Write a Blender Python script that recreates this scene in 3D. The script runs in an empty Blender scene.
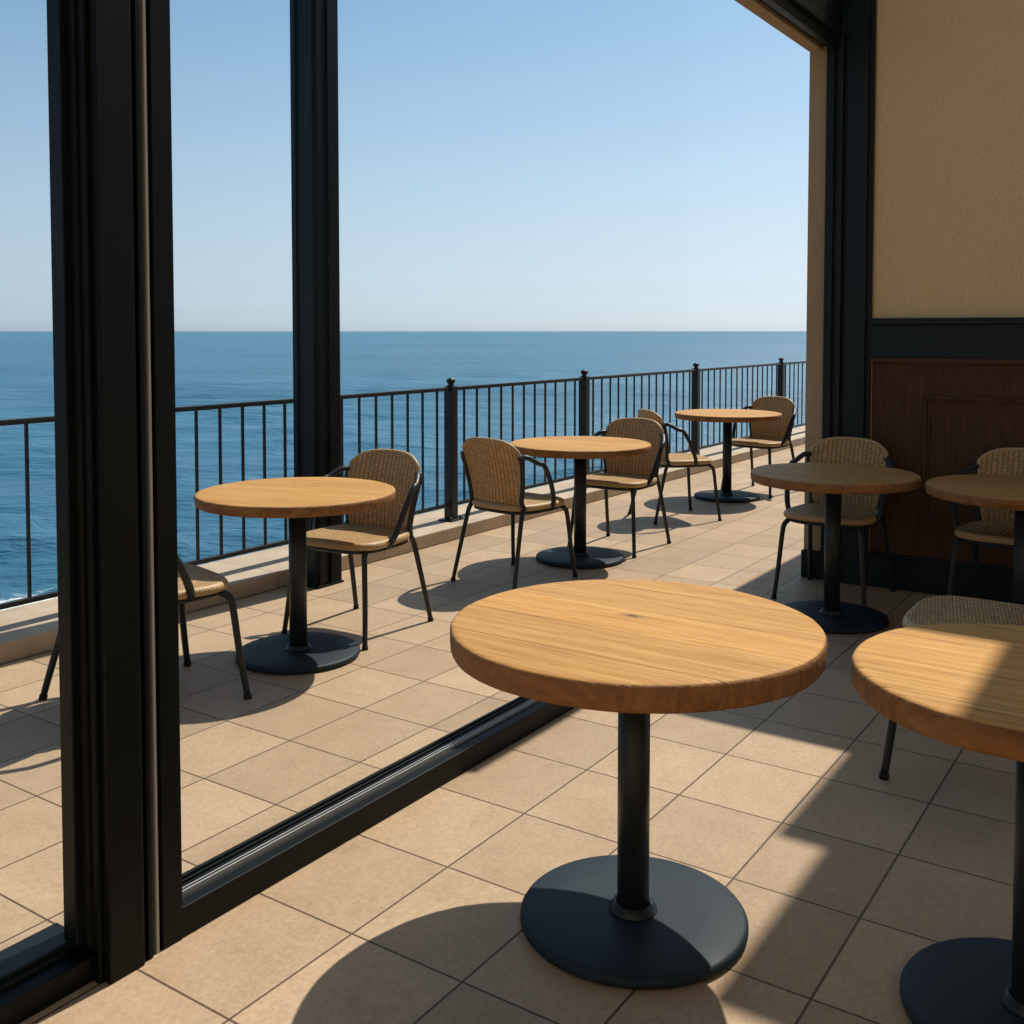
import bpy, bmesh, math, random
from mathutils import Vector, Matrix
random.seed(7)
R = math.radians
scene = bpy.context.scene
COL = scene.collection

# World axes: X runs along the glass front away from the camera, Y runs from the room out to the sea, Z up.
CAM_H = 1.443
YAW = math.atan(703/1040)               # camera heading, counter-clockwise from +X
def W(x, y):                            # ground point measured from where the photographer stands: x right, y ahead
    s, c = math.sin(YAW), math.cos(YAW)
    return (x*s + y*c, -(x*c - y*s))
def head(fx, fy):                       # heading angle of a direction given the same way (local +Y = front)
    a = W(fx, fy)
    return math.atan2(a[1], a[0]) - math.pi/2

# ------------------------------------------------------------------ materials
SHORE_Y = 26.2
SWELL = R(31)                            # heading the swell runs along
def lin(r, g, b):
    f = lambda c: c/12.92 if c <= .04045 else ((c+.055)/1.055)**2.4
    return (f(r/255), f(g/255), f(b/255), 1)

class NT:
    def __init__(s, name):
        s.m = bpy.data.materials.new(name); s.m.use_nodes = True
        s.t = s.m.node_tree; s.n = s.t.nodes; s.l = s.t.links
        s.b = s.n.get('Principled BSDF'); s.out = s.n.get('Material Output')
    def new(s, typ, **kw):
        nd = s.n.new(typ)
        for k, v in kw.items():
            if k in nd.inputs: s.put(nd.inputs[k], v)
            else: setattr(nd, k, v)
        return nd
    def put(s, sock, v):
        if isinstance(v, bpy.types.NodeSocket): s.l.new(v, sock)
        else: sock.default_value = v
    def math(s, op, a, b=0., c=None):
        nd = s.n.new('ShaderNodeMath'); nd.operation = op
        s.put(nd.inputs[0], a); s.put(nd.inputs[1], b)
        if c is not None: s.put(nd.inputs[2], c)
        return nd.outputs[0]
    def coord(s, kind='Object', scale=(1,1,1), loc=(0,0,0), rot=(0,0,0)):
        tc = s.n.new('ShaderNodeTexCoord'); mp = s.n.new('ShaderNodeMapping')
        s.l.new(tc.outputs[kind], mp.inputs['Vector'])
        mp.inputs['Scale'].default_value = scale; mp.inputs['Location'].default_value = loc; mp.inputs['Rotation'].default_value = rot
        return mp.outputs['Vector']
    def noise(s, vec, scale, detail=4, rough=.55, dist=0., out='Fac'):
        nd = s.new('ShaderNodeTexNoise', Vector=vec, Scale=scale, Detail=detail, Roughness=rough, Distortion=dist)
        return nd.outputs[out]
    def ramp(s, fac, stops, interp='LINEAR'):
        nd = s.n.new('ShaderNodeValToRGB'); s.put(nd.inputs[0], fac)
        cr = nd.color_ramp; cr.interpolation = interp
        while len(cr.elements) < len(stops): cr.elements.new(.5)
        for e, (p, c) in zip(cr.elements, stops):
            e.position = p; e.color = c if len(c) == 4 else (*c, 1)
        return nd.outputs[0]
    def mix(s, fac, a, b, blend='MIX'):
        nd = s.n.new('ShaderNodeMix'); nd.data_type = 'RGBA'; nd.blend_type = blend
        s.put(nd.inputs[0], fac); s.put(nd.inputs[6], a); s.put(nd.inputs[7], b)
        return nd.outputs[2]
    def bump(s, h, strength=.3, dist=.01, normal=None):
        nd = s.new('ShaderNodeBump', Height=h, Strength=strength, Distance=dist)
        if normal is not None: s.l.new(normal, nd.inputs['Normal'])
        return nd.outputs[0]
    def sep(s, vec):
        nd = s.n.new('ShaderNodeSeparateXYZ'); s.l.new(vec, nd.inputs[0]); return nd.outputs
    def set(s, **kw):
        for k, v in kw.items(): s.put(s.b.inputs[k.replace('_', ' ')], v)
        return s.m

def mat_paint(name, col, rough=.38, wear=.5, spec=.3):
    t = NT(name); v = t.coord()
    n = t.noise(v, 14, 5, .6); n2 = t.noise(v, 220, 2)
    c = t.mix(t.math('MULTIPLY', n, wear), col, tuple(min(1, k*1.6+.0012) for k in col[:3])+(1,))
    r = t.math('ADD', t.math('MULTIPLY', n, .22), rough-.1)
    return t.set(Base_Color=c, Roughness=r, Normal=t.bump(n2, .08, .001), Specular_IOR_Level=spec)

def mat_tile():
    t = NT('sandstone_tile'); v = t.coord()
    x, y, z = t.sep(v)
    TU, TW, U0, W0, G = .375, .33, .30, .03, .0028
    fu = t.math('DIVIDE', t.math('SUBTRACT', x, U0), TU); fw = t.math('DIVIDE', t.math('SUBTRACT', y, W0), TW)
    du = t.math('MULTIPLY', t.math('ABSOLUTE', t.math('SUBTRACT', t.math('FRACT', t.math('ADD', fu, .5)), .5)), TU)
    dw = t.math('MULTIPLY', t.math('ABSOLUTE', t.math('SUBTRACT', t.math('FRACT', t.math('ADD', fw, .5)), .5)), TW)
    d = t.math('MINIMUM', du, dw)
    wob = t.math('MULTIPLY', t.math('SUBTRACT', t.noise(v, 60, 2), .5), .0014)
    d = t.math('ADD', d, wob)
    face = t.n.new('ShaderNodeMapRange'); face.interpolation_type = 'SMOOTHSTEP'
    t.put(face.inputs[0], d); face.inputs[1].default_value = G*.55; face.inputs[2].default_value = G*1.6
    face = face.outputs[0]
    cid = t.n.new('ShaderNodeCombineXYZ')
    t.put(cid.inputs[0], t.math('FLOOR', fu)); t.put(cid.inputs[1], t.math('FLOOR', fw))
    wn = t.n.new('ShaderNodeTexWhiteNoise'); t.l.new(cid.outputs[0], wn.inputs[0])
    tint = wn.outputs[0]
    off = t.n.new('ShaderNodeVectorMath'); off.operation = 'MULTIPLY_ADD'
    t.l.new(wn.outputs[1], off.inputs[0]); off.inputs[1].default_value = (7, 7, 7); t.l.new(v, off.inputs[2])
    ov = off.outputs[0]
    big = t.noise(ov, 5, 5, .6, .4); fine = t.noise(ov, 75, 4, .7); speck = t.noise(ov, 260, 2, .6)
    base = t.ramp(big, [(.25, (0.290, 0.193, 0.112)), (.5, (0.361, 0.246, 0.150)), (.78, (0.422, 0.299, 0.191))])
    base = t.mix(.55, base, t.ramp(fine, [(.3, (0.238, 0.156, 0.090)), (.55, (0.370, 0.254, 0.158)), (.75, (0.458, 0.328, 0.210))]))
    base = t.mix(t.math('MULTIPLY', t.math('GREATER_THAN', speck, .66), .3), base, (.24, .165, .10, 1))
    hsv = t.new('ShaderNodeHueSaturation', Color=t.mix(1., base, (1.06, 1.11, 1.14, 1), 'MULTIPLY'))
    t.put(hsv.inputs['Value'], t.math('ADD', t.math('MULTIPLY', tint, .22), .87))
    stain = t.noise(v, 1.3, 4, .6)
    base = t.mix(t.math('MULTIPLY', t.math('GREATER_THAN', stain, 0.), t.math('MULTIPLY', stain, .12)), hsv.outputs[0], (.26, .18, .11, 1))
    sc = t.noise(t.coord('Object', (1, 1, 1)), 9, 6, .72, 1.2)
    base = t.mix(t.math('MULTIPLY', t.ramp(sc, [(.56, (0,)*3), (.72, (1,)*3)]), .28), base, (.17, .115, .07, 1))
    col = t.mix(face, (.085, .055, .033, 1), base)
    h = t.math('ADD', t.math('MULTIPLY', face, 1.), t.math('ADD', t.math('MULTIPLY', fine, .12), t.math('MULTIPLY', speck, .10)))
    rough = t.math('ADD', t.math('MULTIPLY', fine, .25), .42)
    return t.set(Base_Color=col, Roughness=rough, Normal=t.bump(h, .35, .003), Specular_IOR_Level=.2)

def mat_wood(name, edge=False, knot=None):
    t = NT(name)
    oi = t.n.new('ShaderNodeObjectInfo'); tc = t.n.new('ShaderNodeTexCoord')
    off = t.n.new('ShaderNodeVectorMath'); off.operation = 'MULTIPLY_ADD'
    cx = t.n.new('ShaderNodeCombineXYZ')
    t.put(cx.inputs[0], t.math('MULTIPLY', oi.outputs['Random'], 9.)); t.put(cx.inputs[2], t.math('MULTIPLY', oi.outputs['Random'], 31.))
    t.l.new(tc.outputs['Object'], off.inputs[0]); off.inputs[1].default_value = (1, 1, 1); t.l.new(cx.outputs[0], off.inputs[2])
    v = off.outputs[0]
    xo, yo, zo = t.sep(tc.outputs['Object'])
    wob = t.noise(v, 2.2, 3, .5)
    # plank index across y
    pl = t.math('DIVIDE', t.math('ADD', yo, .47), .192)
    pid = t.math('FLOOR', pl)
    pr_ = t.n.new('ShaderNodeTexWhiteNoise'); pr_.noise_dimensions = '2D'
    c2 = t.n.new('ShaderNodeCombineXYZ'); t.put(c2.inputs[0], pid); t.put(c2.inputs[1], t.math('MULTIPLY', oi.outputs['Random'], 50.)); t.l.new(c2.outputs[0], pr_.inputs['Vector'])
    ptone = pr_.outputs[0]
    mp = t.n.new('ShaderNodeMapping'); t.l.new(v, mp.inputs[0]); mp.inputs['Scale'].default_value = (1.1, 17, 6)
    t.put(mp.inputs['Location'], pr_.outputs[1])
    grain = t.noise(mp.outputs[0], 3.2, 7, .62, .55)
    mp2 = t.n.new('ShaderNodeMapping'); t.l.new(v, mp2.inputs[0]); mp2.inputs['Scale'].default_value = (1.6, 46, 20)
    fib = t.noise(mp2.outputs[0], 3.5, 4, .65, .2)
    broad = t.noise(mp.outputs[0], .75, 3, .5, .8)
    if edge:
        c = t.ramp(grain, [(.25, (.10, .040, .010)), (.5, (.25, .112, .033)), (.75, (.40, .20, .068))])
        c = t.mix(t.math('MULTIPLY', t.noise(v, 45, 5, .7), .7), c, (.18, .075, .02, 1))
        lump = t.noise(v, 26, 5, .65, .4)
        return t.set(Base_Color=c, Roughness=.62, Normal=t.bump(t.math('ADD', lump, t.math('MULTIPLY', fib, .4)), .9, .009), Specular_IOR_Level=.3)
    c = t.ramp(grain, [(.26, (.20, .080, .016)), (.42, (.39, .185, .042)), (.58, (.50, .270, .076)), (.76, (.63, .378, .132))])
    c = t.mix(.5, c, t.ramp(fib, [(.3, (.22, .085, .018)), (.5, (.46, .235, .06)), (.7, (.57, .33, .10))]))
    c = t.mix(t.math('MULTIPLY', broad, .35), c, (.33, .165, .055, 1))
    hs = t.new('ShaderNodeHueSaturation', Color=c); t.put(hs.inputs['Value'], t.math('ADD', t.math('MULTIPLY', ptone, .16), .90))
    c = hs.outputs[0]
    # tight seams between planks, broken up a little
    dy = t.math('ABSOLUTE', t.math('SUBTRACT', t.math('FRACT', t.math('ADD', pl, .5)), .5))
    dy = t.math('ADD', t.math('MULTIPLY', dy, .192), t.math('MULTIPLY', t.math('SUBTRACT', wob, .5), .0015))
    seam = t.n.new('ShaderNodeMapRange'); t.put(seam.inputs[0], dy); seam.inputs[1].default_value = .0008; seam.inputs[2].default_value = .0024
    seam.inputs[3].default_value = 1; seam.inputs[4].default_value = 0
    brk = t.ramp(t.noise(mp.outputs[0], .9, 2), [(.30, (.45,)*3), (.5, (1,)*3)])
    sm = t.math('MULTIPLY', seam.outputs[0], t.math('MULTIPLY', brk, .75))
    c = t.mix(sm, c, (.09, .035, .012, 1))
    # darker cracks along the grain
    mp3 = t.n.new('ShaderNodeMapping'); t.l.new(v, mp3.inputs[0]); mp3.inputs['Scale'].default_value = (1.0, 34, 20)
    cr = t.noise(mp3.outputs[0], 2.1, 3, .5, .3)
    crk = t.ramp(cr, [(.30, (1,)*3), (.36, (0,)*3)])
    c = t.mix(t.math('MULTIPLY', crk, .40), c, (.14, .058, .02, 1))
    mp4 = t.n.new('ShaderNodeMapping'); t.l.new(v, mp4.inputs[0]); mp4.inputs['Scale'].default_value = (7, 70, 40)
    pore = t.ramp(t.noise(mp4.outputs[0], 3.0, 3, .6), [(.60, (0,)*3), (.70, (1,)*3)])
    c = t.mix(t.math('MULTIPLY', pore, .42), c, (.17, .072, .022, 1))
    streak = t.ramp(t.noise(mp3.outputs[0], 1.1, 5, .6, .7), [(.5, (0,)*3), (.72, (1,)*3)])
    c = t.mix(t.math('MULTIPLY', streak, .35), c, (.66, .42, .17, 1))
    if knot:
        kx = t.math('MULTIPLY', t.math('SUBTRACT', xo, knot[0]), .42); ky = t.math('SUBTRACT', yo, knot[1])
        kd = t.math('SQRT', t.math('ADD', t.math('MULTIPLY', kx, kx), t.math('MULTIPLY', ky, ky)))
        kd = t.math('ADD', kd, t.math('MULTIPLY', t.math('SUBTRACT', fib, .5), .006))
        c = t.mix(t.ramp(kd, [(.0035, (1,)*3), (.007, (.55,)*3), (.02, (0,)*3)]), c, (.07, .03, .012, 1))
    h = t.math('ADD', t.math('ADD', grain, t.math('MULTIPLY', fib, .7)), t.math('MULTIPLY', sm, -2.))
    rough = t.math('ADD', t.math('MULTIPLY', fib, .2), .52)
    return t.set(Base_Color=c, Roughness=rough, Normal=t.bump(h, .25, .003), Specular_IOR_Level=.18)

def mat_wicker(name, uv=True, p=.0112, q=.024):
    t = NT(name)
    v = t.coord('UV'); x, y, z = t.sep(v)
    vo = t.coord('Object')
    warp = t.math('MULTIPLY', t.math('SUBTRACT', t.noise(vo, 22, 3), .5), .006)
    xx = t.math('DIVIDE', t.math('ADD', x, t.math('MULTIPLY', warp, .6)), q)
    colm = t.math('FLOOR', xx)
    yy = t.math('ADD', t.math('DIVIDE', t.math('ADD', y, warp), p), t.math('MULTIPLY', t.math('FLOORED_MODULO', colm, 2.), .5))
    row = t.math('ADD', t.math('FLOOR', yy), t.math('MULTIPLY', colm, 17.))
    prof = t.math('POWER', t.math('ABSOLUTE', t.math('SINE', t.math('MULTIPLY', yy, math.pi))), .6)
    rib = t.math('POWER', t.math('ABSOLUTE', t.math('SINE', t.math('MULTIPLY', xx, math.pi))), .45)
    h = t.math('MULTIPLY', prof, t.math('ADD', t.math('MULTIPLY', rib, .85), .15))
    tone = t.noise(vo, 9, 4, .6)
    strand = t.n.new('ShaderNodeTexWhiteNoise'); strand.noise_dimensions = '1D'; t.put(strand.inputs['W'], row)
    c = t.ramp(h, [(.16, (.06, .031, .012)), (.45, (.35, .215, .090)), (.90, (.74, .485, .225))])
    c = t.mix(t.math('MULTIPLY', tone, .45), c, (.42, .255, .105, 1))
    hs = t.new('ShaderNodeHueSaturation', Color=c); t.put(hs.inputs['Value'], t.math('ADD', t.math('MULTIPLY', strand.outputs[0], .3), .85))
    t.set(Base_Color=hs.outputs[0], Roughness=.55, Normal=t.bump(h, .75, .004), Specular_IOR_Level=.3)
    tr = t.n.new('ShaderNodeBsdfTranslucent'); t.l.new(hs.outputs[0], tr.inputs[0])
    mx = t.n.new('ShaderNodeMixShader'); mx.inputs[0].default_value = .28
    t.l.new(t.b.outputs[0], mx.inputs[1]); t.l.new(tr.outputs[0], mx.inputs[2]); t.l.new(mx.outputs[0], t.out.inputs[0])
    return t.m

def mat_binding():
    t = NT('wicker_binding'); v = t.coord()
    w = t.noise(v, 160, 3, .6); n = t.noise(v, 12, 3)
    c = t.ramp(w, [(.3, (.24, .14, .055)), (.6, (.50, .33, .155)), (.8, (.60, .42, .21))])
    c = t.mix(t.math('MULTIPLY', n, .4), c, (.30, .18, .08, 1))
    return t.set(Base_Color=c, Roughness=.5, Normal=t.bump(w, .5, .003))

def mat_stucco(name, a, b):
    t = NT(name); v = t.coord()
    big = t.noise(v, 1.6, 5, .6); g1 = t.noise(v, 95, 3, .65); g2 = t.noise(v, 260, 2, .6)
    c = t.mix(big, a, b)
    c = t.mix(t.ramp(g1, [(.36, (.5,)*3), (.54, (0,)*3)]), c, tuple(k*.62 for k in a[:3])+(1,))
    h = t.math('ADD', g1, t.math('MULTIPLY', g2, .4))
    return t.set(Base_Color=c, Roughness=.9, Normal=t.bump(h, 1., .008), Specular_IOR_Level=.15)

def mat_panel():
    t = NT('dark_stained_oak'); v = t.coord('Object', (14, 14, 1.2))
    g = t.noise(v, 5, 6, .62, .5); f = t.noise(t.coord('Object', (90, 90, 3)), 3, 3)
    c = t.ramp(g, [(.25, (.034, .015, .0065)), (.55, (.075, .033, .014)), (.8, (.115, .053, .024))])
    c = t.mix(t.math('MULTIPLY', f, .35), c, (.04, .015, .007, 1))
    return t.set(Base_Color=c, Roughness=.6, Normal=t.bump(g, .12, .002), Specular_IOR_Level=.2)

def mat_stone():
    t = NT('kerb_stone'); v = t.coord()
    n = t.noise(v, 4, 6, .65); f = t.noise(v, 70, 4, .65)
    x, y, z = t.sep(v)
    c = t.ramp(n, [(.3, (.33, .25, .17)), (.6, (.45, .36, .26)), (.8, (.50, .41, .31))])
    c = t.mix(t.math('MULTIPLY', f, .4), c, (.26, .19, .125, 1))
    d = t.math('ABSOLUTE', t.math('SUBTRACT', t.math('FRACT', t.math('DIVIDE', x, .9)), .5))
    j = t.math('LESS_THAN', d, .003)
    c = t.mix(j, c, (.14, .10, .07, 1))
    return t.set(Base_Color=c, Roughness=.75, Normal=t.bump(t.math('SUBTRACT', f, j), .3, .003))

def mat_glass():
    t = NT('clear_glass')
    t.n.remove(t.b)
    tr = t.n.new('ShaderNodeBsdfTransparent'); tr.inputs[0].default_value = (.997, .999, .998, 1)
    gl = t.n.new('ShaderNodeBsdfGlossy'); gl.inputs['Roughness'].default_value = .01
    lw = t.n.new('ShaderNodeLayerWeight'); lw.inputs[0].default_value = .5
    fr = t.math('MULTIPLY_ADD', t.math('POWER', lw.outputs['Facing'], 5.), .06, .003)
    mx = t.n.new('ShaderNodeMixShader')
    t.l.new(fr, mx.inputs[0]); t.l.new(tr.outputs[0], mx.inputs[1]); t.l.new(gl.outputs[0], mx.inputs[2]); t.l.new(mx.outputs[0], t.out.inputs[0])
    return t.m

def mat_sea():
    t = NT('sea_water')
    g = t.n.new('ShaderNodeNewGeometry').outputs['Position']
    def mp(sc, rot=0):                   # turned so the crests lie across the run of the swell
        m0 = t.n.new('ShaderNodeMapping'); t.l.new(g, m0.inputs[0]); m0.inputs['Rotation'].default_value = (0, 0, -SWELL+rot)
        m = t.n.new('ShaderNodeMapping'); t.l.new(m0.outputs[0], m.inputs[0]); m.inputs['Scale'].default_value = sc; return m.outputs[0]
    w1 = t.noise(mp((.22, .05, 1), .12), 1, 4, .55, .4)
    w2 = t.noise(mp((1.1, .26, 1), -.1), 1, 6, .62, .5)
    w3 = t.noise(mp((4.2, 1.3, 1), .1), 1, 4, .6, .4)
    big = t.noise(mp((.022, .004, 1), .05), 1, 4, .55)
    h = t.math('ADD', t.math('MULTIPLY', w1, 1.5), t.math('ADD', t.math('MULTIPLY', w2, .75), t.math('MULTIPLY', w3, .22)))
    c = t.mix(t.ramp(big, [(.35, (0,)*3), (.7, (1,)*3)]), (.028, .112, .188, 1), (.050, .163, .255, 1))
    x, y, z = t.sep(g)
    # foam where the swell breaks on the shingle below the terrace
    sh = t.math('SUBTRACT', SHORE_Y, t.math('MULTIPLY', t.math('SUBTRACT', x, 15.), .45))
    d = t.math('SUBTRACT', y, sh)
    fo = t.noise(mp((.9, 1.2, 1), .2), 1.4, 7, .7, .8)
    edge = t.n.new('ShaderNodeMapRange'); t.put(edge.inputs[0], d); edge.inputs[1].default_value = 4.5; edge.inputs[2].default_value = -.5; edge.inputs[3].default_value = -.35; edge.inputs[4].default_value = .42
    foam = t.ramp(t.math('ADD', fo, edge.outputs[0]), [(.56, (0,)*3), (.74, (1,)*3)])
    c = t.mix(foam, c, (.62, .66, .66, 1))
    t.set(Base_Color=c, Roughness=t.math('ADD', t.math('MULTIPLY', foam, .4), .36), IOR=1.33, Specular_IOR_Level=.32, Normal=t.bump(h, 1., .62))
    return t.m

def mat_shingle():
    t = NT('wet_shingle'); g = t.n.new('ShaderNodeNewGeometry').outputs['Position']
    vo = t.new('ShaderNodeTexVoronoi', Vector=g, Scale=3.2)
    n = t.noise(g, .7, 5)
    c = t.mix(n, (.05, .05, .045, 1), (.16, .15, .13, 1)); c = t.mix(.4, c, vo.outputs['Color'], 'MULTIPLY')
    return t.set(Base_Color=c, Roughness=.6, Normal=t.bump(vo.outputs['Distance'], .8, .15))

M = dict(
    tile=mat_tile(), wood=mat_wood('oak_top'), wood_knot=mat_wood('oak_top_knot', knot=(-.03, .048)), wood_edge=mat_wood('oak_edge', True),
    steel=mat_paint('black_powder_coat', (.013, .016, .018, 1), .40), base=mat_paint('dark_cast_base', (.006, .013, .019, 1), .58, 1.3, .24),
    frame=mat_paint('dark_frame_paint', (.003, .0042, .0042, 1), .45, .4, .14), frame_teal=mat_paint('dark_teal_paint', (.004, .0095, .0115, 1), .45, .4, .2),
    rail=mat_paint('black_rail_paint', (.012, .014, .015, 1), .45), gasket=mat_paint('black_gasket', (.004, .004, .004, 1), .6),
    alu=mat_paint('bright_aluminium', (.32, .32, .31, 1), .32),
    wicker=mat_wicker('woven_wicker'), wicker_seat=mat_wicker('woven_wicker_seat', p=.0108, q=.027), binding=mat_binding(),
    stucco=mat_stucco('ochre_stucco', (.70, .50, .275, 1), (.76, .55, .31, 1)), ext=mat_stucco('outside_render', (.40, .29, .17, 1), (.46, .34, .21, 1)),
    panel=mat_panel(), stone=mat_stone(), glass=mat_glass(), sea=mat_sea(), shingle=mat_shingle(),
    shade_roof=mat_stucco('cream_plaster', (.78, .65, .45, 1), (.82, .69, .49, 1)), rubber=mat_paint('rubber_foot', (.010, .010, .010, 1), .7),
)

# ------------------------------------------------------------------ mesh helpers
def box(bm, x0, x1, y0, y1, z0, z1, bev=0., mi=0):
    vs = [bm.verts.new(p) for p in ((x0,y0,z0),(x1,y0,z0),(x1,y1,z0),(x0,y1,z0),(x0,y0,z1),(x1,y0,z1),(x1,y1,z1),(x0,y1,z1))]
    fs = [bm.faces.new([vs[i] for i in q]) for q in ((3,2,1,0),(4,5,6,7),(0,1,5,4),(1,2,6,5),(2,3,7,6),(3,0,4,7))]
    for f in fs: f.material_index = mi
    if bev:
        es = list({e for f in fs for e in f.edges})
        r = bmesh.ops.bevel(bm, geom=es, offset=bev, segments=2, profile=.6, affect='EDGES')
        for f in r['faces']: f.material_index = mi
    return bm

def smooth_path(pts, n=6):
    P = [Vector(p) for p in pts]; out = []
    for i in range(len(P)-1):
        a, b, c, d = P[max(i-1,0)], P[i], P[i+1], P[min(i+2,len(P)-1)]
        for k in range(n):
            t = k/n
            out.append(.5*((2*b)+(-a+c)*t+(2*a-5*b+4*c-d)*t*t+(-a+3*b-3*c+d)*t**3))
    out.append(P[-1]); return out

def tube(bm, pts, r, seg=10, closed=False, r1=None, caps=True):
    P = [Vector(p) for p in pts]; n = len(P); rings = []
    up = None
    for i, p in enumerate(P):
        if closed: tg = P[(i+1) % n]-P[(i-1) % n]
        else: tg = P[min(i+1,n-1)]-P[max(i-1,0)]
        tg.normalize()
        if up is None:
            up = Vector((0,0,1)) if abs(tg.z) < .9 else Vector((1,0,0))
        s = tg.cross(up)
        if s.length < 1e-5: s = tg.cross(Vector((0,1,0)))
        s.normalize(); up = s.cross(tg).normalized()
        rr = r if r1 is None else r+(r1-r)*i/(n-1)
        rings.append([bm.verts.new(p+rr*(math.cos(a)*s+math.sin(a)*up)) for a in [2*math.pi*k/seg for k in range(seg)]])
    m = n if closed else n-1
    for i in range(m):
        a, b = rings[i], rings[(i+1) % n]
        for k in range(seg): f = bm.faces.new((a[k], a[(k+1)%seg], b[(k+1)%seg], b[k])); f.smooth = True
    if not closed and caps:
        bm.faces.new(rings[0][::-1]); bm.faces.new(rings[-1])

def lathe(bm, prof, seg=64, mats=None, wobble=None, sharp=()):
    rings = []
    for j, (r, z) in enumerate(prof):
        if r < 1e-6: rings.append([bm.verts.new((0,0,z))]); continue
        rings.append([bm.verts.new(((r+(wobble(a, z, r) if wobble else 0))*math.cos(a), (r+(wobble(a, z, r) if wobble else 0))*math.sin(a), z)) for a in [2*math.pi*k/seg for k in range(seg)]])
    for j in range(len(prof)-1):
        a, b = rings[j], rings[j+1]
        for k in range(seg):
            k2 = (k+1) % seg
            if len(a) == 1: f = bm.faces.new((a[0], b[k], b[k2]))
            elif len(b) == 1: f = bm.faces.new((a[k2], a[k], b[0]))
            else: f = bm.faces.new((a[k], b[k], b[k2], a[k2]))
            f.smooth = True
            if mats: f.material_index = mats[j]
    return bm

def obj(name, bm, mats, parent=None, normals=True):
    if normals: bmesh.ops.recalc_face_normals(bm, faces=bm.faces)
    me = bpy.data.meshes.new(name); bm.to_mesh(me); bm.free()
    for m in (mats if isinstance(mats, (list, tuple)) else [mats]): me.materials.append(m)
    o = bpy.data.objects.new(name, me); COL.objects.link(o)
    if parent is not None: o.parent = parent
    return o
def tag(o, label, cat, group=None):
    o['label'] = label; o['category'] = cat
    if group: o['group'] = group
    return o
def thing(name, label, cat, loc=(0,0,0), rz=0., group=None):
    o = bpy.data.objects.new(name, None); COL.objects.link(o)
    o.location = loc; o.rotation_euler = (0,0,rz)
    o.empty_display_size = .1
    return tag(o, label, cat, group)
def struct(name, bm, m): o = obj(name, bm, m); o['kind'] = 'structure'; return o
def B(*a, **k): return box(bmesh.new(), *a, **k)

# ------------------------------------------------------------------ setting
bm = bmesh.new()
N = 1
box(bm, -3.6, 20, -4.1, 4.86, -.35, 0)
struct('terrace_floor', bm, M['tile'])

# sea: one sheet to the horizon, real swell in the near water
SEA_Z = -6.
bm = bmesh.new()
a0, a1, NA, NR = R(34-58), R(34+62), 380, 620
rng = [14*(22000/14)**(j/NR) for j in range(NR+1)]
wv = []
for k in range(34):
    L = 2.2*(14/2.2)**random.random(); th = SWELL+random.gauss(0, .33)
    wv.append((math.cos(th)*2*math.pi/L, math.sin(th)*2*math.pi/L, random.random()*6.28, .0085*L**.95, L))
grid = []
for j, r in enumerate(rng):
    row = []; step = r*math.log(22000/14)/NR
    for i in range(NA+1):
        a = a0+(a1-a0)*i/NA; x, y = r*math.cos(a), r*math.sin(a)
        z = 0.
        if r < 500:
            mod = .65+.5*math.sin(x*.031+1.7*math.sin(y*.023))*math.sin(y*.041+x*.011)
            for kx, ky, ph, am, L in wv:
                if L > 2.6*step:
                    s = math.sin(kx*x+ky*y+ph); z += am*(s+.35*s*s)*min(1, (L/(2.6*step)-1))
            z *= mod*min(1, (500-r)/250)
        row.append(bm.verts.new((x, y, SEA_Z+z)))
    grid.append(row)
for j in range(NR):
    for i in range(NA):
        f = bm.faces.new((grid[j][i], grid[j+1][i], grid[j+1][i+1], grid[j][i+1])); f.smooth = True
struct('sea', bm, M['sea'])

# shingle strip under the sea wall
bm = bmesh.new(); rows = []
for i in range(61):
    x = -20+i*1.6; ys = SHORE_Y-(x-15)*.45; ys = min(max(ys, 8), 36)
    row = []
    for j in range(31):
        t = j/30; y = 4.86+(ys+6-4.86)*t
        z = SEA_Z+.06*(ys-y)+.18*math.sin(x*.9+y*.5)*math.sin(y*.8-x*.3)
        row.append(bm.verts.new((x, y, z)))
    rows.append(row)
for i in range(60):
    for j in range(30):
        f = bm.faces.new((rows[i][j], rows[i+1][j], rows[i+1][j+1], rows[i][j+1])); f.smooth = True
struct('beach', bm, M['shingle'])

sw = tag(obj('sea_wall', B(-3.6, 20, 4.5, 4.855, -7.2, -.352), M['stone']), 'stone retaining wall dropping from the terrace edge to the sea', 'wall')

# kerb
kerb = tag(obj('kerb', B(-3.6, 20, 4.32, 4.84, .0, .092, .008), M['stone']), 'low beige stone kerb running under the black railing', 'kerb')

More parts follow.
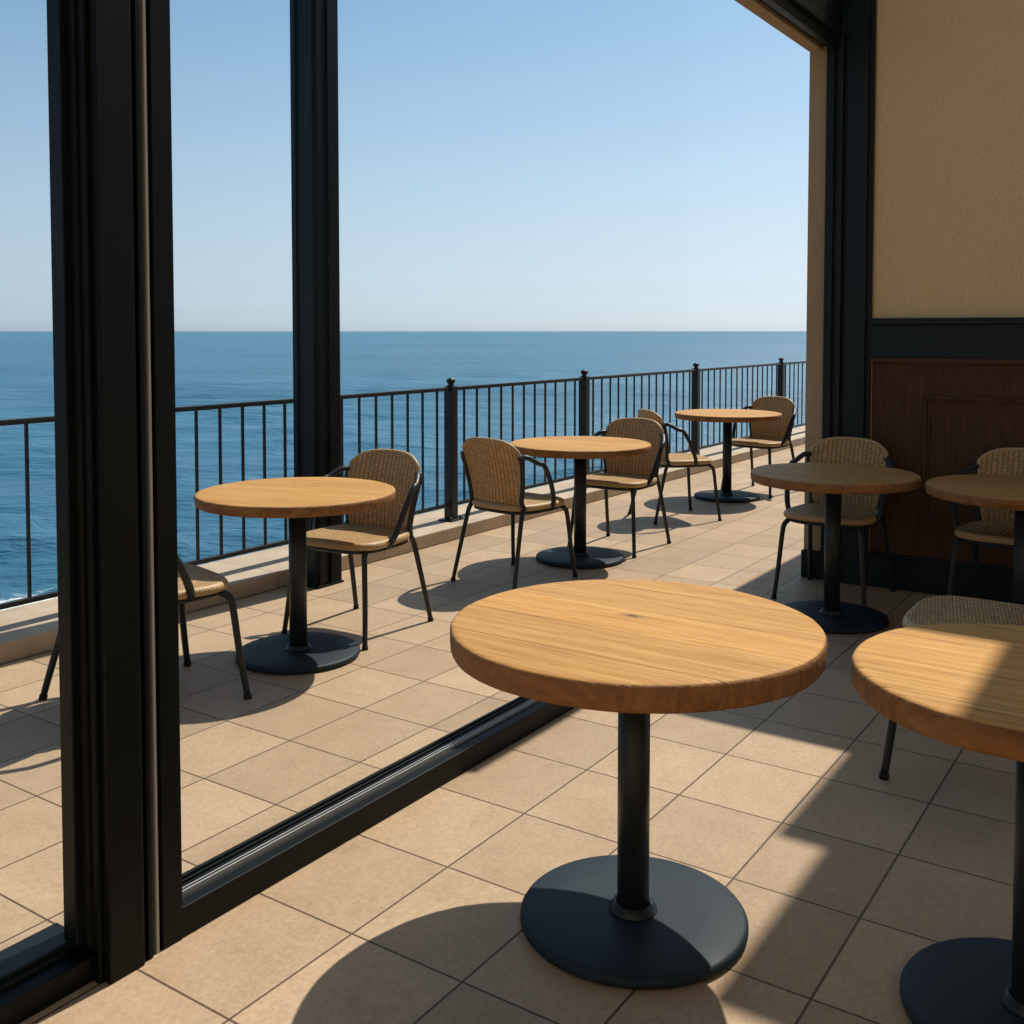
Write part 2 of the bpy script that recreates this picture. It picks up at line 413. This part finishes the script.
# ------------------------------------------------------------------ railing
RY = 4.50
rail = thing('terrace_railing', 'black metal railing with thin upright bars and ball topped posts before the sea', 'railing', (0, RY, .092))
ZT = 1.045-.092
bm = bmesh.new(); box(bm, -1.2, 17.5, -.019, .019, ZT-.026, ZT, .005); obj('top_rail', bm, M['rail'], rail)
bm = bmesh.new(); box(bm, -1.2, 17.5, -.014, .014, .10, .124, .004); obj('bottom_rail', bm, M['rail'], rail)
posts = [5.88, 7.77, 10.1, 12.68, 15.6]
for px in posts:
    bm = bmesh.new()
    box(bm, px-.036, px+.036, -.036, .036, .012, ZT+.006, .006)
    box(bm, px-.075, px+.075, -.06, .06, .0, .012, .003)
    p = obj('post', bm, M['rail'], rail)
    bm = bmesh.new()
    lathe(bm, [(0, 0), (.036, .0), (.036, .01), (.022, .018), (.022, .024), (.036, .038), (.043, .058), (.036, .080), (.018, .094), (0, .098)], 20)
    b = obj('finial', bm, M['rail'], p); b.location = (px, 0, ZT+.006); b.scale = (.78, .78, .62)
    for sx in (-.058, .058):
        bm = bmesh.new(); lathe(bm, [(0, .03), (.008, .03), (.013, .022), (.013, .012), (0, .012)], 8)
        b = obj('bolt', bm, M['rail'], p); b.location = (px+sx, -.04, 0)
def clear(x): return all(abs(x-p) > .07 for p in posts)
edges = [2.048]+posts+[17.4]
cnt = 0
for a, b in zip(edges, edges[1:]):
    n = max(1, round((b-a)/.1595))
    for k in range(n):
        x = a+(b-a)*k/n
        if not clear(x) or x > 16.6: continue
        bm = bmesh.new(); box(bm, x-.0065, x+.0065, -.0065, .0065, .124, ZT-.026)
        obj('baluster', bm, M['rail'], rail); cnt += 1
print('balusters', cnt)

# ------------------------------------------------------------------ dark post on the terrace
c = thing('steel_post', 'tall dark grooved steel post standing against the kerb behind the near left table', 'post', (4.27, 4.22, 0))
bm = bmesh.new()
box(bm, -.09, .09, -.08, .095, .012, 3.75, .004)
obj('shaft', bm, M['frame_teal'], c)
for (x0, x1) in ((-.088, -.060), (.0, .086)):
    bm = bmesh.new(); box(bm, x0, x1, -.096, -.0802, .012, 3.75, .003); obj('rib', bm, M['frame'], c)
for (y0, y1) in ((-.074, -.03), (.055, .09)):
    bm = bmesh.new(); box(bm, -.103, -.0902, y0, y1, .012, 3.75, .003); obj('rib', bm, M['frame_teal'], c)
bm = bmesh.new(); box(bm, -.11, .10, -.10, .0975, 0, .012, .003); obj('base_plate', bm, M['frame'], c)

# ------------------------------------------------------------------ glazed front, near end
H0 = 3.05
HT = 5.1
mp = thing('mullion', 'thick black stepped mullion between the two glass panels', 'mullion', (1.40, 2.05, 0))
def part(name, par, m, x0, x1, y0, y1, z0, z1, bev=.003):
    ox, oy, oz = par.location if par.parent is None else par.parent.location
    return obj(name, B(x0-ox, x1-ox, y0-oy, y1-oy, z0-oz, z1-oz, bev), m, par)
part('shaft', mp, M['frame'], 1.355, 1.446, 1.985, 2.100, 0, HT, .004)
part('bead', mp, M['frame'], 1.343, 1.3548, 2.006, 2.026, 0, HT)
part('gasket', mp, M['gasket'], 1.4462, 1.4600, 2.02, 2.12, 0, HT, 0)
part('bead', mp, M['frame'], 1.4602, 1.4740, 1.992, 2.12, 0, HT)
part('gasket', mp, M['gasket'], 1.4742, 1.4870, 2.02, 2.12, 0, HT, 0)
part('glazing_bead', mp, M['alu'], 1.4872, 1.4950, 1.9985, 2.12, 0, HT, .002)
part('gasket', mp, M['gasket'], 1.4952, 1.5030, 2.01, 2.12, 0, HT, 0)

gl = thing('glass_panel', 'clear glass panel in a dark frame to the left of the thick mullion', 'glass panel', (.2, 2.1, 0), 0, 'glass panels of the terrace front')
part('stile', gl, M['frame'], 1.318, 1.3546, 2.052, 2.100, .083, HT, .003)
part('gasket', gl, M['gasket'], 1.338, 1.3544, 2.032, 2.0518, .083, HT, 0)
r = part('bottom_rail', gl, M['frame_teal'], -.96, 1.3546, 2.090, 2.185, 0, .080, .004)
part('bottom_rail', gl, M['frame'], -.96, 1.3530, 2.030, 2.0898, 0, .058, .004)
part('track_groove', gl, M['gasket'], -.96, 1.31, 2.074, 2.0896, .0582, .066, 0)
part('stile', gl, M['frame'], -1.0, -.962, 2.030, 2.195, 0, HT, .003)
part('pane', gl, M['glass'], -.96, 1.33, 2.078, 2.086, .081, HT-.002, 0)

XE = 4.5
gr = thing('glass_panel', 'clear glass panel to the right of the thick mullion with a low dark bottom rail', 'glass panel', (1.6, 2.05, 0), 0, 'glass panels of the terrace front')
part('stile', gr, M['frame'], 1.5032, 1.560, 1.997, 2.105, 0, HT, .003)
part('bottom_rail', gr, M['frame'], 1.5602, XE, 1.999, 2.034, 0, .074, .004)
part('gasket', gr, M['gasket'], 1.5604, XE-.002, 2.0342, 2.052, 0, .068, 0)
for y in (2.0522, 2.0642):
    part('glazing_bead', gr, M['alu'], 1.5604, XE-.002, y, y+.0035, 0, .079, 0)
part('gasket', gr, M['gasket'], 1.5604, XE-.002, 2.0559, 2.0640, 0, .070, 0)
tk = part('track', gr, M['frame_teal'], 1.5604, XE, 2.0679, 2.150, 0, .062, .003)
for y in (2.086, 2.104, 2.124):
    part('track_rib', gr, M['frame'], 1.5606, XE-.003, y, y+.008, .0621, .070, .001)
part('pane', gr, M['glass'], 1.5606, XE-.004, 2.0562, 2.0638, .0702, HT-.002, 0)

# ------------------------------------------------------------------ far jamb, header, walls
XW = 6.0
jb = thing('door_jamb', 'dark stepped door jamb at the far end of the glass front beside the stucco wall', 'door jamb', (6.0, 1.7, 0))
ZC = 3.6
part('head_block', jb, M['frame_teal'], 5.957, 5.999, 1.7456, 1.7846, H0+.0604, ZC-.02, .002)
part('plinth', jb, M['frame_teal'], 5.965, 5.999, 1.87, 1.985, 0, .16, .003)
part('main_board', jb, M['frame_teal'], 5.950, 5.999, 1.632, 1.745, 0, ZC-.02, .003)
part('groove', jb, M['gasket'], 5.985, 5.999, 1.7452, 1.772, 0, H0+.06, 0)
part('bead', jb, M['frame_teal'], 5.958, 5.999, 1.7722, 1.800, 0, H0+.06, .003)
part('groove', jb, M['gasket'], 5.985, 5.999, 1.8002, 1.824, 0, H0+.06, 0)
part('outer_board', jb, M['frame_teal'], 5.962, 5.999, 1.8242, 1.8698, 0, H0+.06, .003)
part('bead', jb, M['gasket'], 5.972, 5.999, 1.606, 1.6318, 0, ZC-.02, .002)

ew = tag(obj('exterior_wall', B(6.0, 13.0, 1.6005, 1.980, 0, 3.66), M['ext']), 'ochre rendered end of the outside wall beyond the dark door jamb', 'wall')

hd = thing('door_header', 'dark stepped header beam above the open side of the glass front', 'header', (2, 1.9, H0))
part('soffit', hd, M['ext'], 4.80, 5.9985, 1.905, 1.980, H0, H0+.09, .004)
part('frame', hd, M['frame_teal'], 4.80, 5.9985, 1.872, 1.9048, H0+.02, H0+.09, .003)
part('groove', hd, M['gasket'], 4.80, 5.9985, 1.852, 1.8718, H0+.05, H0+.09, 0)
part('frame', hd, M['frame_teal'], 4.80, 5.9985, 1.815, 1.8518, H0-.01, H0+.09, .003)
part('bead', hd, M['frame_teal'], 4.80, 5.9985, 1.785, 1.8148, H0+.05, H0+.09, .003)
part('fascia', hd, M['frame_teal'], 5.051, 5.9985, 1.790, 1.980, H0+.0905, ZC, .003)

iw = thing('interior_wall', 'ochre stucco wall above dark wooden wainscot at the right', 'wall', (6.0, 0, 0))
part('plaster', iw, M['stucco'], 6.0, 6.2, -.5, 1.6, 1.512, ZC+.05, 0)
part('backing', iw, M['panel'], 6.0, 6.2, -.5, 1.6, 0, 1.5118, 0)
cr_ = part('chair_rail', iw, M['frame_teal'], 5.972, 5.9995, -.5, 1.6055, 1.295, 1.478, .002)
part('cap', iw, M['frame_teal'], 5.948, 5.9995, -.5, 1.6055, 1.4785, 1.514, .005)
part('bead', iw, M['panel'], 5.962, 5.9995, -.5, 1.6055, 1.268, 1.2946, .004)
part('baseboard', iw, M['frame_teal'], 5.968, 5.9995, -.5, 1.6055, 0, .175, .004)
part('baseboard_cap', iw, M['frame_teal'], 5.976, 5.9995, -.5, 1.6055, .1752, .195, .004)
k = 0
for yc in (.72,):           # raised frames of the wainscot
    y0, y1, z0, z1 = yc-.60, yc+.60, .40, 1.09
    fr = bmesh.new()
    for d, hgt in ((0, .018), (.018, .010)):
        a = .018 if d == 0 else .014
        box(fr, 5.9995-hgt-6, -.0005, y0+d, y1-d, z1-d-a, z1-d, .003)
        box(fr, 5.9995-hgt-6, -.0005, y0+d, y1-d, z0+d, z0+d+a, .003)
        box(fr, 5.9995-hgt-6, -.0005, y0+d, y0+d+a, z0+d+a+.0002, z1-d-a-.0002, .003)
        box(fr, 5.9995-hgt-6, -.0005, y1-d-a, y1-d, z0+d+a+.0002, z1-d-a-.0002, .003)
    obj('panel_moulding', fr, M['panel'], iw)

# unseen roof slab, added and shaped for its shadow; the strip along the glass front is open to the sky
SUN_AZ, SUN_EL = R(-5), R(56)
X0, Y0 = -3.6, -4.1
bm = bmesh.new(); box(bm, X0, 5.60, -.9, .11, HT+.001, HT+.2); box(bm, 5.601, 6.40, -.9, .56, HT+.001, HT+.2); box(bm, 6.401, 7.6, -.9, .70, HT+.001, HT+.2)  # stepped edge sets the shadow line; back cut short so sun bounces onto stucco
struct('shade_roof', bm, M['shade_roof'])
bm = bmesh.new(); box(bm, X0-.2, X0, Y0-.2, 2.0, 0, HT); box(bm, X0, 6.2, Y0-.2, Y0, 0, HT); box(bm, X0, -1.001, 1.78, 1.98, 0, HT)
struct('room_walls', bm, M['shade_roof'])

# ------------------------------------------------------------------ tables
def table(label, xy, rad, brad, rz, thick=.049, top='wood', pole_r=.039, group='round cafe tables', H=.74, rough=1.):
    X, Y = W(*xy)
    t = thing('cafe_table', label, 'table', (X, Y, 0), rz, group)
    ph = [random.random()*6.28 for _ in range(6)]
    def wob(a, z, r):
        if r < rad*.9: return 0
        return rough*(.0016*math.sin(3*a+ph[0])+.0009*math.sin(7*a+ph[1])+.0003*math.sin(19*a+ph[2]+z*30)+.0003*math.sin(37*a+ph[3]-z*60))
    zt, zb = H, H-thick
    prof = [(0, zt), (rad*.35, zt), (rad*.7, zt), (rad-.016, zt), (rad-.009, zt-.001), (rad-.004, zt-.0035), (rad-.0008, zt-.008), (rad, zt-.014), (rad, zt-thick*.45), (rad-.002, zb+.010), (rad-.006, zb+.003), (rad-.014, zb), (rad*.5, zb), (0, zb)]
    bm = bmesh.new(); lathe(bm, prof, 128, [0,0,0,0,0,1,1,1,1,1,1,1,1], wob)
    obj('tabletop', bm, [M[top], M['wood_edge']], t)
    bm = bmesh.new(); lathe(bm, [(0, zb-.0005), (.16, zb-.0005), (.16, zb-.006), (pole_r+.012, zb-.012), (pole_r+.012, zb-.02), (0, zb-.02)], 32); obj('top_plate', bm, M['steel'], t)
    bm = bmesh.new(); lathe(bm, [(0, .0335), (pole_r, .0335), (pole_r, zb-.0205), (0, zb-.0205)], 32)
    p = obj('pole', bm, M['steel'], t)
    for f in p.data.polygons: f.use_smooth = abs(f.normal.z) < .5
    bm = bmesh.new(); lathe(bm, [(0, .0325), (pole_r+.020, .0325), (pole_r+.020, .037), (pole_r+.012, .043), (pole_r+.010, .052), (pole_r+.0008, .054), (pole_r+.0006, .034)], 40); obj('flange', bm, M['steel'], p)
    bm = bmesh.new(); lathe(bm, [(0, .004), (brad-.012, .004), (brad-.002, .006), (brad, .010), (brad, .020), (brad-.004, .0265), (brad-.013, .0300), (brad*.6, .0312), (0, .0322)], 96); obj('base', bm, M['base'], t)
    bm = bmesh.new(); lathe(bm, [(0, 0), (brad-.02, 0), (brad-.02, .0038), (0, .0038)], 48); obj('base_pad', bm, M['rubber'], t)
    return t
GR = math.radians(90)
table('large knotted wooden table with round dark base nearest the camera at centre', (.296, 2.485), .446, .276, R(-90), .064, 'wood_knot', rough=1.)
table('round wooden table seen right behind the mullion with chairs on both sides', (-.95, 4.57), .435, .272, R(-70))
table('round wooden table standing between the two railing posts with a chair either side', (.43, 6.52), .445, .279, R(-84))
table('smallest looking round wooden table farthest down the terrace by the railing', (1.86, 8.95), .455, .28, R(-60))
table('round wooden table just inside the far dark door jamb with one chair behind it', (1.60, 5.15), .405, .27, R(-80))
table('wooden table beside the dark wainscot, half cut off by the right edge of the picture', (2.32, 4.68), .42, .27, R(-88))
table('wooden table lower right with sunlight across its left half', (1.088, 2.12), .368, .258, R(-92), .062)

# ------------------------------------------------------------------ chairs
def seat_mesh():
    bm = bmesh.new(); uvl = bm.loops.layers.uv.new('UVMap')
    NS = 72
    def outl(a):
        c, s = math.cos(a), math.sin(a); n = 3.6
        r = (abs(c)**n+abs(s)**n)**(-1/n)
        x, y = .232*r*c, .222*r*s
        return x*(1+.06*y/.222), y
    prof = [(.25, .0), (.5, -.001), (.7, -.001), (.85, .001), (.94, .002), (.975, -.002), (.995, -.010), (1., -.018), (.992, -.027), (.97, -.033), (.9, -.035)]
    top = bm.verts.new((0,0,.468)); rings = []
    for f, dz in prof:
        rings.append([bm.verts.new((outl(2*math.pi*k/NS)[0]*f, outl(2*math.pi*k/NS)[1]*f, .468+dz)) for k in range(NS)])
    bot = bm.verts.new((0,0,.433))
    for k in range(NS):
        k2 = (k+1) % NS
        bm.faces.new((top, rings[0][k], rings[0][k2]))
        for j in range(len(rings)-1):
            f = bm.faces.new((rings[j][k], rings[j+1][k], rings[j+1][k2], rings[j][k2])); f.material_index = 1 if 4 <= j <= 8 else 0
        bm.faces.new((rings[-1][k2], rings[-1][k], bot))
    for f in bm.faces:
        f.smooth = True
        for l in f.loops: l[uvl].uv = (l.vert.co.x, l.vert.co.y)
    return bm
def back_pt(s, t):                       # the woven shell: s across -1..1, t up 0..1
    hw = .163+.046*t
    hh = .376*(1-.05*s*s-.125*abs(s)**5)
    z = .462+hh*t
    y = -.198-.020*t-.060*t*t+.052*s*s*(.5+.5*t)
    return Vector((hw*s*(1-.02*(t**6)), y, z))
def back_mesh():
    bm = bmesh.new(); uvl = bm.loops.layers.uv.new('UVMap'); NU, NV = 26, 24; th = .006
    F = [[None]*(NV+1) for _ in range(NU+1)]; K = [[None]*(NV+1) for _ in range(NU+1)]; UV = {}
    for i in range(NU+1):
        for j in range(NV+1):
            p = back_pt(-1+2*i/NU, j/NV); n = Vector((-p.x*1.2, 1, .2)).normalized()
            F[i][j] = bm.verts.new(p+n*th); K[i][j] = bm.verts.new(p-n*th)
            UV[F[i][j]] = UV[K[i][j]] = (p.x, p.z)
    for i in range(NU):
        for j in range(NV):
            bm.faces.new((F[i][j], F[i][j+1], F[i+1][j+1], F[i+1][j])); bm.faces.new((K[i][j], K[i+1][j], K[i+1][j+1], K[i][j+1]))
    for i in range(NU):
        bm.faces.new((F[i][0], F[i+1][0], K[i+1][0], K[i][0])); bm.faces.new((F[i+1][NV], F[i][NV], K[i][NV], K[i+1][NV]))
    for j in range(NV):
        bm.faces.new((F[0][j+1], F[0][j], K[0][j], K[0][j+1])); bm.faces.new((F[NU][j], F[NU][j+1], K[NU][j+1], K[NU][j]))
    for f in bm.faces:
        f.smooth = True
        for l in f.loops: l[uvl].uv = UV[l.vert]
    return bm
TR = .0142
def tb(pts, r=TR, n=6, r1=None):
    bm = bmesh.new(); tube(bm, smooth_path(pts, n), r, 10, r1=r1); return bm
GC = 'black framed wicker chairs'
ch0 = thing('wicker_chair', 'x', 'chair', (0,0,0), 0, GC)
obj('seat', seat_mesh(), [M['wicker_seat'], M['binding']], ch0)
bk = obj('backrest', back_mesh(), M['wicker'], ch0)
loop = [back_pt(-1, j/12) for j in range(13)]+[back_pt(-1+2*i/16, 1) for i in range(1, 17)]+[back_pt(1, 1-j/12) for j in range(1, 13)]+[back_pt(1-2*i/10, 0) for i in range(1, 10)]
bm = bmesh.new(); tube(bm, loop, .0098, 8, closed=True); obj('border', bm, M['binding'], bk)
ring = [(.232*.9*c_*(abs(c_)**3.6+abs(s_)**3.6)**(-1/3.6), .222*.9*s_*(abs(c_)**3.6+abs(s_)**3.6)**(-1/3.6), .4235) for c_, s_ in [(math.cos(2*math.pi*k/48), math.sin(2*math.pi*k/48)) for k in range(48)]]
bm = bmesh.new(); tube(bm, ring, .0095, 8, closed=True); obj('seat_frame', bm, M['steel'], ch0)
for s in (-1, 1):
    lg = obj('leg', tb([(s*.188, .165, .425), (s*.200, .190, .405), (s*.208, .200, .36), (s*.222, .216, .18), (s*.236, .236, .014)], TR, 5, .0115), M['steel'], ch0)
    bm = bmesh.new(); tube(bm, [(s*.2355, .2355, .016), (s*.237, .237, 0)], .0145, 10); obj('foot_cap', bm, M['rubber'], lg)
    lg = obj('leg', tb([(s*.196, -.165, .450), (s*.200, -.190, .41), (s*.206, -.212, .33), (s*.220, -.258, .14), (s*.229, -.288, .014)], TR, 5, .0115), M['steel'], ch0)
    bm = bmesh.new(); tube(bm, [(s*.2288, -.2872, .016), (s*.230, -.290, 0)], .0145, 10); obj('foot_cap', bm, M['rubber'], lg)
    pts = [(s*.197, -.168, .452)]
    for t in (.08, .25, .45, .65, .80):
        p = back_pt(s, t); pts.append((p.x+s*.020, p.y-.006, p.z))
    p = back_pt(s, .92); pts.append((p.x+s*.012, p.y-.006, p.z))
    obj('back_upright', tb(pts), M['steel'], ch0)
    p = back_pt(s, .86)
    obj('arm', tb([(p.x+s*.006, p.y-.002, p.z+.012), (s*.232, p.y+.028, p.z+.014), (s*.262, p.y+.085, p.z-.02), (s*.272, -.085, .690), (s*.266, -.022, .59), (s*.250, .022, .49), (s*.226, .040, .440), (s*.214, .041, .432)], TR), M['steel'], ch0)

def children(o): return [c for c in bpy.data.objects if c.parent == o]
def copy_tree(o, parent=None, skip=()):
    c = o.copy(); COL.objects.link(c)
    if parent is not None: c.parent = parent
    for k_ in children(o):
        if k_.name.split('.')[0] not in skip: copy_tree(k_, c, skip)
    return c
seats = [
    ('wicker chair mostly hidden behind the thick mullion at left', (-1.42, 4.05), (.74, .67), ()),
    ('wicker chair tucked under the table behind the mullion with its back to the railing', (-.755, 4.985), (-.50, -.87), ()),
    ('wicker chair turned away in front of the first ball topped railing post', (.03, 6.02), (.66, .75), ()),
    ('wicker chair beside the second ball topped post with its front to the camera', (.71, 6.90), (-.55, -.83), ()),
    ('wicker chair side-on at the left of the farthest table', (1.28, 8.02), (.95, .30), ()),
    ('farthest wicker chair to the right of the smallest looking table', (2.22, 9.28), (-.68, -.73), ()),
    ('shaded wicker chair in front of the dark door jamb', (1.75, 5.61), (-.58, -.81), ()),
    ('shaded wicker chair beyond the table at the right edge against the wainscot', (2.45, 5.06), (-.6, -.8), ()),
    ('wicker chair without arms cut by the right edge behind the half sunlit table', (1.555, 3.37), (-.83, .55), ('arm',)),
]
base_children = children(ch0)
copies = [ch0]+[None]*8
for i, (lab, xy, f, skip) in enumerate(seats):
    o = ch0 if i == 0 else copy_tree(ch0, None, skip)
    X, Y = W(*xy); o.location = (X, Y, 0); o.rotation_euler = (0, 0, head(*f)); o['label'] = lab
    o.scale = (1.14, 1.14, 1) if i == 0 else (1.08,)*3 if 'arm' in skip else (1.02, 1.02, 1)

# ------------------------------------------------------------------ light, world, camera
w = bpy.data.worlds.new('World'); scene.world = w; w.use_nodes = True
nt = w.node_tree; bg = nt.nodes['Background']
sky = nt.nodes.new('ShaderNodeTexSky'); sky.sky_type = 'NISHITA'; sky.sun_disc = False
sky.sun_elevation = SUN_EL; sky.sun_rotation = R(90)-SUN_AZ
sky.altitude = 0; sky.air_density = .7; sky.dust_density = 1.0; sky.ozone_density = 4.0
wb = nt.nodes.new('ShaderNodeMix'); wb.data_type = 'RGBA'; wb.blend_type = 'MULTIPLY'; wb.inputs[0].default_value = 1
nt.links.new(sky.outputs[0], wb.inputs[6]); tcw = nt.nodes.new('ShaderNodeTexCoord'); spw = nt.nodes.new('ShaderNodeSeparateXYZ'); rpw = nt.nodes.new('ShaderNodeValToRGB')
nt.links.new(tcw.outputs['Generated'], spw.inputs[0]); nt.links.new(spw.outputs[2], rpw.inputs[0])
cr = rpw.color_ramp; cr.elements[0].position = .003; cr.elements[0].color = (1.00, 1.17, 1.37, 1)
cr.elements[1].position = .295; cr.elements[1].color = (1.011, 1.126, .953, 1)
for p_, c_ in ((.018, (.895, .99, 1.13)), (.039, (.90, .90, .935)), (.068, (.985, .92, .842)), (.106, (1.085, .995, .83)), (.153, (1.15, 1.085, .87)), (.226, (1.11, 1.13, .92))):
    e = cr.elements.new(p_); e.color = (*c_, 1)
nt.links.new(rpw.outputs[0], wb.inputs[7])
nt.links.new(wb.outputs[2], bg.inputs[0]); bg.inputs[1].default_value = .08

sl = bpy.data.lights.new('sun', 'SUN'); sl.energy = 3.1; sl.angle = R(.5); sl.color = (1, .93, .82)
so = bpy.data.objects.new('sun', sl); COL.objects.link(so)
sd = Vector((math.cos(SUN_EL)*math.cos(SUN_AZ), math.cos(SUN_EL)*math.sin(SUN_AZ), math.sin(SUN_EL)))
so.rotation_euler = sd.to_track_quat('Z', 'Y').to_euler(); so.location = (8, 6, 12)

cd = bpy.data.cameras.new('camera'); cam = bpy.data.objects.new('camera', cd); COL.objects.link(cam)
cd.sensor_width = 36; cd.lens = 1040/1024*36; cd.shift_y = -(512-(331+1040*.043))/1024
cd.clip_start = .05; cd.clip_end = 60000
cam.location = (0, 0, CAM_H); cam.rotation_euler = (math.pi/2-math.atan(.043), 0, YAW-math.pi/2)
scene.camera = cam
scene.view_settings.view_transform = 'Standard'; scene.view_settings.look = 'None'
scene.view_settings.exposure = .87; scene.view_settings.gamma = 1
scene.render.resolution_x = scene.render.resolution_y = 1024
